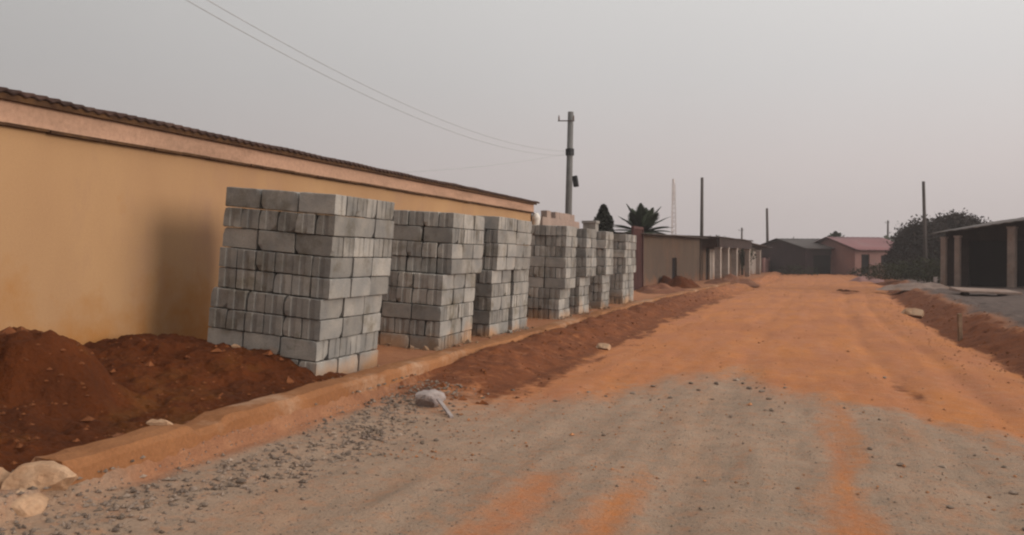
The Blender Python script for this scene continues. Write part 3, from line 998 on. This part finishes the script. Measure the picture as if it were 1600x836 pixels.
# ------------------------------------------------------------------ houses
def house(name, p0, p1, depth, h0, h1, label, cat, wallm, roofm, roof_rise=.5, openings=(), cols=(), doorway_shade_panel=(), pitch='mono', over=.5, beam=None, colm=None, side=1, panels=()):
    """facade from p0 to p1 (local x), the house extends to local +y*side; openings (x0,x1,z0,z1) are shallow recesses closed by panels painted shade-dark"""
    p0, p1 = Vector(p0), Vector(p1)
    d = p1 - p0; ln = d.length
    root = empty(name, (p0.x, p0.y, min(gh(p0.x, p0.y), gh(p1.x, p1.y)) - .02), math.atan2(d.y, d.x))
    tag(root, label, cat)
    s = side
    def bx(mb, x0, x1, y0, y1, z0, z1):
        ya, yb = sorted((y0 * s, y1 * s)); mb.box(x0, x1, ya, yb, z0, z1)
    mb = MB()
    t = .2
    x = 0
    hh = lambda x: h0 + (h1 - h0) * x / ln
    fill = roof_rise * over / (depth + over + .3) + .05 if pitch == 'mono' else 0

    def slab(x0, x1, z0):
        ya, yb = sorted((0, t * s))
        v = [(x0, ya, z0), (x1, ya, z0), (x0, yb, z0), (x1, yb, z0), (x0, ya, hh(x0) + fill), (x1, ya, hh(x1) + fill), (x0, yb, hh(x0) + fill), (x1, yb, hh(x1) + fill)]
        mb.add(v, [(0, 2, 3, 1), (4, 5, 7, 6), (0, 1, 5, 4), (2, 6, 7, 3), (0, 4, 6, 2), (1, 3, 7, 5)])
    for (a, b, z0, z1) in sorted(openings):
        if a > x: slab(x, a, -.3)
        if z0 > 0: bx(mb, a, b, 0, t, -.3, z0)
        slab(a, b, z1)
        x = b
    if x < ln: slab(x, ln, -.3)
    bx(mb, 0, t, t + .002, depth, -.3, h0)
    bx(mb, ln - t, ln, t + .002, depth, -.3, h1)
    k = 8
    for q in range(k):
        xa, xb = t + (ln - 2 * t) * q / k, t + (ln - 2 * t) * (q + 1) / k
        bx(mb, xa, xb, depth - t, depth, -.3, hh(xa) + (roof_rise * .75 if pitch == 'mono' else 0))
    mb.build('wall', wallm, root)
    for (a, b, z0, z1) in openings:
        m2 = MB(); bx(m2, a + .03, b - .03, .10, .14, z0 + .01, z1 - .01)  # dark panel closes each opening, its colour painting the shade within
        m2.build('doorway_shade_panel' if z0 <= .05 else 'window_shade_panel', M['interior_shade'], root)
    # roof
    if pitch == 'mono':
        P = lambda u, v: (-.3 + (ln + .6) * u, s * (-over + (depth + over + .3) * v), hh(max(0, min(ln, ln * u))) + .08 + roof_rise * v + .05 * (float(fbm(u * 9, v * 3, int(ln * 10))) - .5))
        corrugated('roof', P, int(ln * 10), 6, .022, int(ln * 2.5), roofm, root, .03)
    else:
        for a_, b_ in ((-over, depth / 2), (depth + over, depth / 2)):
            P = lambda u, v, a_=a_, b_=b_: (-.3 + (ln + .6) * u, s * (a_ + (b_ - a_) * v), hh(max(0, min(ln, ln * u))) + .05 + roof_rise * v)
            corrugated('roof', P, int(ln * 8), 4, .02, int(ln * 2), roofm, root, .03)
        m2 = MB()
        for xx in (0.02, ln - .2):
            ya, yb, yc = 0, depth * s, depth / 2 * s
            m2.add([(xx, ya, h0), (xx, yb, h0), (xx, yc, h0 + roof_rise * .92), (xx + .18, ya, h0), (xx + .18, yb, h0), (xx + .18, yc, h0 + roof_rise * .92)],
                   [(0, 1, 2), (3, 5, 4), (0, 2, 5, 3), (1, 4, 5, 2), (0, 3, 4, 1)])
        m2.build('gable', wallm, root)
    for (xc_, w_, hh_) in cols:
        m2 = MB(); bx(m2, xc_ - w_ / 2, xc_ + w_ / 2, -over + .12, -over + .12 + w_, -.3, hh_); bx(m2, xc_ - w_ / 2 - .03, xc_ + w_ / 2 + .03, -over + .09, -over + .15 + w_, hh_ - .001, hh_ + .08)
        m2.build('column', colm or M['whitewash'], root, bevel=.012)
    for (a, b, z0, z1) in panels:
        m2 = MB(); bx(m2, a, b, -.045, -.003, z0, z1); m2.build('whitewashed_panel', M['whitewash'], root)
    if beam:
        m2 = MB(); bx(m2, -.1, ln + .1, -over + .1, -over + .25, beam, h0 + .02)
        m2.build('beam', M['shedwall'], root)
    return root


# row on the left, beyond the fence
house('low_house', W(1004, 36), W(1093, 49), 7, 2.28, 2.42, 'low grey-brown rendered house with sagging dark sheet roof beyond the metal gate', 'house', M['mudwall'], M['rust_roof'],
      .35, openings=((6.2, 7.4, .0, 1.35),), over=.45)
r2a, r2b = W(1095, 50), W(1150, 62)
l2 = (r2b - r2a).length
house('porch_house', r2a, r2b, 7, 2.5, 2.5, 'low house with a white pillared porch in the left row', 'house', M['mudwall'], M['rust_roof'], .4,
      openings=((1.6, 2.5, 0, 1.95), (5.0, 6.0, 0, 1.95), (8.2, 9.4, .8, 1.8)), cols=((.5, .34, 1.9), (3.3, .36, 1.9), (6.6, .34, 1.9), (12.4, .34, 1.9)), beam=1.98, over=1.2, panels=((2.7, 4.9, .0, 1.9),))
r3a, r3b = W(1153, 64), W(1190, 76)
house('end_house', r3a, r3b, 7, 2.45, 2.2, 'farthest low house of the left row with whitewashed front', 'house', M['mudwall'], M['rust_roof'], .4,
      openings=((1.6, 2.6, 0, 1.9), (11, 12.2, 0, 1.9)), cols=((.6, .35, 1.9), (6.5, .35, 1.9)), over=.9, panels=((3.4, 9.2, 0, 1.9),))
block_wall('garden_wall', W(1193, 78), W(1220, 92), 1.2, .2, M['pinkwall'], 'low faded pink wall closing the left row where the road bends', 'wall')

# dark shed, pink house at the end of the road
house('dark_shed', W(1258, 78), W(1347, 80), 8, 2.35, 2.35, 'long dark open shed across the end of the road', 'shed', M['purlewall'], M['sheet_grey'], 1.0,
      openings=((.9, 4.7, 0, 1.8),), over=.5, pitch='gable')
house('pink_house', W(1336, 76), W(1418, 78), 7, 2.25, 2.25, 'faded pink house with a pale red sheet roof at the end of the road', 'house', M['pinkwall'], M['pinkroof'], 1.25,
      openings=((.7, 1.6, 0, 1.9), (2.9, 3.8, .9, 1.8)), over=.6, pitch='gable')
house('grey_house', W(1228, 120), W(1262, 121), 7, 1.9, 1.9, 'small distant house with a pale grey roof left of the dark shed', 'house', M['mudwall'], M['sheet_grey'], .8, over=.5, pitch='gable',
      openings=((1, 1.8, 0, 1.7),))

# open shed at the right edge
s0, s1 = W(1478, 40), W(1800, 34)
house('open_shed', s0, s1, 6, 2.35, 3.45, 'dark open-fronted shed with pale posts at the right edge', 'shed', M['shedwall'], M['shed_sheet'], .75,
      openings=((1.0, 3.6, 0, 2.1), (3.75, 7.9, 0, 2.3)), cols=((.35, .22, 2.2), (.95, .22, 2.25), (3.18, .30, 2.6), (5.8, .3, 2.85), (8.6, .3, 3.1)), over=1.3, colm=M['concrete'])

# ------------------------------------------------------------------ poles, mast, wires
def pole(px, d, h, r, mat, label, lean=(0, 0), arm=True, name='utility_pole', box=False):
    w = W(px, d); z = gh(w.x, w.y)
    root = empty(name, (w.x, w.y, z)); tag(root, label, 'utility pole', 'poles along the road')
    top = Vector((lean[0], lean[1], h))
    MB().tube([Vector((0, 0, -.3)), top * .5, top], [r, r * .88, r * .74], 10).build('shaft', mat, root, smooth=True)
    ax = Vector((CT, ST, 0))
    if arm:
        a = MB()
        c = top - Vector((0, 0, .35)) + Vector((0, -r * .9 - .05, 0))
        a.tube([c - ax * .42, c + ax * .18], .022, 6)
        a.build('crossarm', M['pole_dark'], root)
        for t in (-.38, .15):
            p = c + ax * t
            MB().tube([p, p + Vector((0, 0, .07)), p + Vector((0, 0, .14)), p + Vector((0, 0, .2))], [.015, .03, .025, .015], 8).build('insulator', M['ceramic'], root, smooth=True)
    if box:
        for (t, dx_, sz) in ((.62, .17, (.09, .08, .2)), (.78, .0, None)):
            if sz:
                c = top * t + ax * (r + sz[0])
                m_ = MB(); m_.box(-sz[0], sz[0], -sz[1], sz[1], -sz[2], sz[2], Matrix.Translation(c) @ Matrix.Rotation(R(-9), 4, 'Y')); m_.build('meter_box', M['black'], root, bevel=.015)
            else:
                m_ = MB(); m_.tube([top * t - Vector((0, 0, .12)), top * t + Vector((0, 0, .12))], r * 1.12, 10); m_.build('clamp_band', M['black'], root)
    return root


main = pole(885.5, 31, 6.62, .14, M['pole'], 'tall grey utility pole rising behind the block stacks, nearest of all poles', lean=(.14, .02), box=True)
pole(1096, 58, 6.75, .13, M['pole_dark'], 'dark slim pole rising behind the porch house, right of the pale mast', arm=False, lean=(.03, 0))
pole(1200, 84, 6.25, .15, M['pole_dark'], 'dark leaning pole at the far end of the left row', arm=False, lean=(-.12, 0))
pole(1240, 130, 4.7, .10, M['pole_dark'], 'very thin distant pole above the small grey-roofed house', arm=False)
pole(1447, 60, 6.75, .14, M['pole_dark'], 'slim dark pole in front of the round bushes on the right', lean=(-.2, 0), arm=False)
pole(1387, 118, 6.6, .16, M['pole_dark'], 'short distant pole with crossarm behind the pink house roof', arm=True)
pole(1159, 108, 5.2, .14, M['pole_dark'], 'stubby distant pole top showing above the left row roofs', arm=True)

# lattice mast far behind
w = W(1052, 190)
root = empty('telecom_mast', (w.x, w.y, 0)); tag(root, 'pale lattice telecom mast far away behind the left row roofs', 'mast')
m1, m2 = MB(), MB()
H = 18.0
cor = lambda z, k: Vector(((1 - .55 * z / H) * .75 * math.cos(k * 2.094), (1 - .55 * z / H) * .75 * math.sin(k * 2.094), z))
for k in range(3): m1.tube([cor(0, k), cor(H, k)], .12, 5)
z = 0
while z < H - 1:
    for k in range(3):
        m2.tube([cor(z, k), cor(z + 1, (k + 1) % 3)], .05, 4); m2.tube([cor(z + 1, k), cor(z, (k + 1) % 3)], .05, 4)
    z += 1
m1.build('leg', M['mast'], root); m2.build('bracing', M['mast'], root)
MB().tube([(0, 0, H - 4), (0, 0, H + 1)], .28, 6).build('antenna', M['mast'], root)

# wires from the main pole over the building roof
ptop = main.location + Vector((.14, .02, 6.3))
def wire(a, b, sag, r, label, n=40):
    a, b = Vector(a), Vector(b)
    pts = [a.lerp(b, k / n) - Vector((0, 0, sag * 4 * (k / n) * (1 - k / n))) for k in range(n + 1)]
    o = MB().tube(pts, r, 5).build('overhead_wire', M['wire'], smooth=True)
    tag(o, label, 'wire', 'overhead wires above the ochre building')


A = main.location + Vector((0, 0, 5.2))
wire(A + Vector((-.1, 0, 0)), (-8.6, -6, 8.6), 1.75, .006, 'upper thin wire sweeping from the nearest pole to the top left')
wire(A + Vector((-.1, 0, -.15)), (-8.35, -6, 8.35), 1.80, .006, 'lower thin wire sweeping from the nearest pole to the top left')
wire(A + Vector((-.1, 0, -.1)), (-9.0, 17.8, 3.5), .10, .005, 'short service wire dropping from the nearest pole to the ochre roof')

# ------------------------------------------------------------------ vegetation
def crown(blobs, n, leaf, seed):
    """leaf cards spread through the blobs' volume, thicker near the shell, in clumps"""
    rnd = random.Random(seed)
    mb = MB()
    for (c, r) in blobs:
        c = Vector(c); r = Vector(r)
        m = int(n * (r.x * r.y * r.z) ** (2 / 3))
        clumps = [(Vector((rnd.gauss(0, 1), rnd.gauss(0, 1), rnd.gauss(0, 1))).normalized(), rnd.uniform(.55, 1.08)) for _ in range(max(10, m // 22))]
        for k in range(m):
            cd, cr_ = rnd.choice(clumps)
            p = cd * cr_ + Vector((rnd.gauss(0, 1), rnd.gauss(0, 1), rnd.gauss(0, 1))) * .13
            p = c + Vector((p.x * r.x, p.y * r.y, p.z * r.z))
            if p.z < .05: continue
            s = leaf * rnd.uniform(.6, 1.4)
            q = Quaternion(Vector((rnd.gauss(0, 1), rnd.gauss(0, 1), rnd.gauss(0, 1))).normalized(), rnd.uniform(0, 6.28)).to_matrix().to_4x4()
            mb.add([(-s, 0, 0), (0, -s * .45, s * .12), (s, 0, 0), (0, s * .45, s * .12)], [(0, 1, 2, 3)], Matrix.Translation(p) @ q)
    return mb


def bush(name, w, blobs, n, leaf, mat, label, cat, seed, trunk=1.2, group=None, r=.12):
    root = empty(name, (w.x, w.y, gh(w.x, w.y))); tag(root, label, cat, group)
    crown(blobs, n, leaf, seed).build('crown', mat, root)
    t = MB(); rnd = random.Random(seed)
    for (c, rr) in blobs:
        c = Vector(c)
        t.tube([Vector((0, 0, -.1)), Vector((c.x * .3, c.y * .3, c.z * .5)), c], [r, r * .7, r * .25], 7)
    t.build('trunk', M['trunk'], root, smooth=True)
    return root


bush('round_bush', W(1441, 68), [((0, 0, 2.1), (2.0, 1.9, 2.1)), ((-1.2, .3, 1.2), (1.3, 1.3, 1.4)), ((1.0, 0, 1.5), (1.3, 1.3, 1.7))], 4200, .14, M['leaf_dark'], 'dark round bush behind the slim pole on the right', 'bush', 1)
bush('round_tree', W(1496, 70), [((0, 0, 3.0), (2.2, 2.0, 1.75)), ((-1.6, .2, 2.4), (1.5, 1.4, 1.4)), ((1.6, 0, 2.5), (1.7, 1.4, 1.5)), ((.3, 0, 1.4), (2.2, 1.6, 1.3))], 3600, .15, M['leaf_dark'], 'broad dark tree crown left of the open shed', 'tree', 2)
bush('round_bush', W(1415, 62), [((0, 0, .9), (1.0, 1.0, .95))], 1500, .09, M['leaf_dark'], 'small dark bush at the corner of the pink house', 'bush', 3, r=.06)
bush('scrub_bush', W(1450, 50), [((0, 0, .5), (2.4, 1.0, .75)), ((-1.9, .5, .4), (1.6, 1.0, .6))], 1300, .08, M['leaf'], 'low dusty scrub at the foot of the slim pole', 'bush', 4, r=.04)
bush('scrub_bush', W(1232, 88), [((0, 0, .8), (2.2, 1.4, 1.0)), ((1.6, 0, .7), (1.2, 1.2, .8))], 900, .10, M['leaf'], 'low green bush filling the gap left of the dark shed', 'bush', 5, r=.06)
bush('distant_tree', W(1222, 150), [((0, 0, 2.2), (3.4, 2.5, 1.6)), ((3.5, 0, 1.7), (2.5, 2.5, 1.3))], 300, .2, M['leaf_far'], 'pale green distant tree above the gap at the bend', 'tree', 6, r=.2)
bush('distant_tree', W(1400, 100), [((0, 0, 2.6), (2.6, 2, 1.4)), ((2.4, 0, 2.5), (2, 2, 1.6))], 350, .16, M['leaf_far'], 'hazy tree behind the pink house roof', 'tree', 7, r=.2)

# conifer
w = W(943, 35)
root = empty('conifer', (w.x, w.y, .15)); tag(root, 'narrow blackish conifer with a pointed top behind the last stacks', 'tree')
rnd = random.Random(5); mb = MB()
for k in range(11000):
    t = rnd.random() ** .8
    z = .5 + 3.05 * t
    rad = .78 * (1 - t) ** .55 * min(1, .5 + t * 2.2) * (1 + .15 * math.sin(z * 9 + rnd.random()))
    a = rnd.uniform(0, 6.28); q = rad * rnd.uniform(.55, 1.08)
    p = Vector((q * math.cos(a), q * math.sin(a), z)); s = rnd.uniform(.04, .09)
    Mq = Matrix.Translation(p) @ Quaternion(Vector((rnd.gauss(0, 1), rnd.gauss(0, 1), rnd.gauss(0, 1))).normalized(), rnd.uniform(0, 6.28)).to_matrix().to_4x4()
    mb.add([(-s, 0, 0), (0, -s * .4, 0), (s, 0, 0), (0, s * .4, 0)], [(0, 1, 2, 3)], Mq)
mb.build('crown', M['leaf_cypress'], root)
MB().tube([(0, 0, -.1), (0, 0, 3.0)], [.09, .02], 7).build('trunk', M['trunk'], root)


def palm(w, hz, nleaf, ll, label, seed, wid=.28, group=None, mat=None):
    root = empty('palm_tree', (w.x, w.y, gh(w.x, w.y))); tag(root, label, 'palm tree')
    MB().tube([(0, 0, -.1), (.05, 0, hz * .5), (0, 0, hz)], [.2, .16, .14], 9).build('trunk', M['trunk'], root, smooth=True)
    rnd = random.Random(seed)
    for k in range(nleaf):
        a = 2 * math.pi * k / nleaf + rnd.uniform(-.2, .2)
        el = (.35, .85, 1.25, .6)[k % 4] + rnd.uniform(-.12, .12)
        L_ = ll * rnd.uniform(.85, 1.1)
        pts = []
        p = Vector((0, 0, hz)); ang = el
        for s_ in range(11):
            pts.append(p.copy())
            p = p + Vector((math.cos(a) * math.cos(ang), math.sin(a) * math.cos(ang), math.sin(ang))) * L_ / 10
            ang -= .055 * (1.5 - el * .6)
        mb = MB().tube(pts, [.022 * (1 - i / 12) + .004 for i in range(11)], 4)
        for i in range(1, 40):
            t = i / 40; q = pts[min(9, int(t * 10))].lerp(pts[min(10, int(t * 10) + 1)], t * 10 % 1)
            dr = (pts[min(10, int(t * 10) + 1)] - pts[min(9, int(t * 10))]).normalized()
            sd = dr.cross(Vector((0, 0, 1))).normalized(); up_ = sd.cross(dr)
            lw = wid * math.sin(math.pi * (t * .85 + .12)) * 1.6 * rnd.uniform(.8, 1.1)
            for sg in (-1, 1):
                tip = q + sd * sg * lw + dr * lw * .7 - Vector((0, 0, lw * .25)) + up_ * .03
                mb.add([q - dr * .03, q + dr * .07 , tip], [(0, 1, 2)])
        mb.build('frond', mat or M['leaf_palm'], root)
    return root


palm(W(1003, 41), 2.45, 24, 1.65, 'squat green palm fanning out behind the metal gate', 3, .25)
palm(W(1306, 92), 3.2, 14, 1.3, 'small distant palm crown above the dark shed roof', 8, .3)

for k, (px, d, sx_, sz_, lab) in enumerate([
    (1112, 66, 2.6, 2.7, 'dark rounded tree top behind the porch house roof'), (1182, 92, 2.4, 2.2, 'dusty tree behind the end house roof'),
    (1275, 100, 3.2, 2.6, 'hazy broad tree behind the left half of the dark shed'), (1336, 104, 2.4, 2.8, 'hazy tree between the dark shed and the pink house'),
    (1560, 60, 3.0, 3.0, 'dark tree behind the open shed roof')]):
    bush('background_tree', W(px, d), [((0, 0, sz_ * .62), (sx_, 1.8, sz_ * .42)), ((sx_ * .6, .3, sz_ * .5), (sx_ * .6, 1.4, sz_ * .36))], 900, .12, M['leaf'], lab, 'tree', 60 + k, r=.14, group='trees behind the houses')
for k, (px, d, w_, lab) in enumerate([(1392, 60, 1.5, 'dry scrub at the foot of the pink house'), (1415, 52, 1.5, 'brownish low scrub left of the slim pole'), (1480, 43, 1.4, 'low scrub against the left end of the open shed'),
                                      (1352, 70, 1.3, 'small scrub patch in front of the dark shed'), (1248, 74, 1.6, 'dusty scrub at the left end of the dark shed')]):
    bush('scrub_bush', W(px, d), [((0, 0, .35), (w_, .8, .55))], 1200, .08, M['leaf'], lab, 'bush', 80 + k, r=.04, group='roadside scrub')
# far tree belt
rnd = random.Random(44)
blobs = []
for k in range(70):
    x = -260 + k * 8 + rnd.uniform(-3, 3)
    blobs.append(((x, 270 + rnd.uniform(-15, 15), 1.4 + rnd.uniform(0, .8)), (6, 4, rnd.uniform(1.8, 2.9))))
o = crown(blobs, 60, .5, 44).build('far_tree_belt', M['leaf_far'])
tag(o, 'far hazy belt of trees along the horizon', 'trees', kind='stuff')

# ------------------------------------------------------------------ small things beyond
def mound(px, d, sx, sy, h, mat, label, name='dirt_heap', seed=0):
    w = W(px, d)
    n = 30
    v, f = [], []
    z0 = gh(w.x, w.y)
    for j in range(n + 1):
        for i in range(n + 1):
            u, t = i / n * 2 - 1, j / n * 2 - 1
            r = math.hypot(u, t)
            k = max(0, 1 - r * r)
            z = -.08 + h * k * (.1 + 1.7 * float(fbm(u * 2.6 + seed, t * 2.6, seed + 3))) * (1 if r < 1 else 0)
            v.append((u * sx, t * sy, z))
    for j in range(n):
        for i in range(n):
            q = j * (n + 1) + i
            f.append((q, q + 1, q + n + 2, q + n + 1))
    o = mesh_obj(name, v, f, mat, smooth=True, loc=(w.x, w.y, z0)); tag(o, label, 'dirt heap', 'dirt heaps by the road')


mound(1054, 39, 1.3, 1.6, .50, M['mud_heap'], 'dark reddish dirt heap against the grey-brown house wall', seed=1)
mound(1140, 45, 1.5, 1.8, .42, M['dirt_heap'], 'low reddish dirt heap in front of the white pillars', seed=5)
mound(1035, 34, 1.3, 2.4, .30, M['dirt_heap'], 'pale pinkish dirt spread beyond the end of the block stacks', seed=8)
mound(1355, 56, 1.3, 1.3, .40, M['pinkwall'], 'pinkish rubble heap on the right where the road ends', name='rubble_heap', seed=9)
mound(1432, 37, 1.6, .8, .30, M['concrete'], 'long pale spoil heap left of the flat concrete slab', name='spoil_heap', seed=12)
mound(1322, 39, .75, .5, .16, M['mud_heap'], 'small dark lump of damp earth on the right edge of the far road', seed=15)
# slab
w = W(1538, 30)
mb = MB(); mb.box(-1.0, 1.0, -.55, .55, 0, .09, jit=.03)
o = mb.build('concrete_slab', M['concrete'], loc=(w.x, w.y, gh(w.x, w.y) + .12), bevel=.012); o.rotation_euler = (R(3), R(2), YAW - .1)
tag(o, 'flat pale concrete slab propped on the ground in front of the open shed', 'slab')
for k, dx_ in enumerate((-.7, .6)):
    p = Vector(w) + Vector((CT, ST, 0)) * dx_
    put('stone', stone_r[k], (p.x, p.y, gh(p.x, p.y) + .04), (.4, .4, .3), k, 'dark stone propping the %s end of the flat slab' % ('left', 'right')[k], 'stone')
# stakes
for (px, d, h, r, lab) in ((1501, 17.2, .55, .035, 'short weathered stake standing on the dark right bank'),
                           (1462, 37, .5, .06, 'small pale post standing on the spoil heap')):
    w = W(px, d); z = gh(w.x, w.y)
    mb = MB(); mb.box(-r, r, -r, r, -.1, h, jit=.006)
    o = mb.build('stake', M['wood'] if d < 20 else M['whitish'], loc=(w.x, w.y, z), bevel=.005); o.rotation_euler = (R(2), R(-3), .3)
    tag(o, lab, 'stake')

# ------------------------------------------------------------------ haze
hz = MB(); hz.box(-420, 420, -70, 420, -2, 22)
o = hz.build('haze', None)
hm = bpy.data.materials.new('haze'); hm.use_nodes = True
hn = hm.node_tree; hn.nodes.clear()
ho = hn.nodes.new('ShaderNodeOutputMaterial'); pv = hn.nodes.new('ShaderNodeVolumePrincipled')
pv.inputs['Color'].default_value = (.80, .74, .73, 1)
pv.inputs['Density'].default_value = .0011
hn.links.new(pv.outputs[0], ho.inputs['Volume'])
o.data.materials.append(hm)
tag(o, 'thin dusty haze hanging over the road', 'haze', kind='stuff')
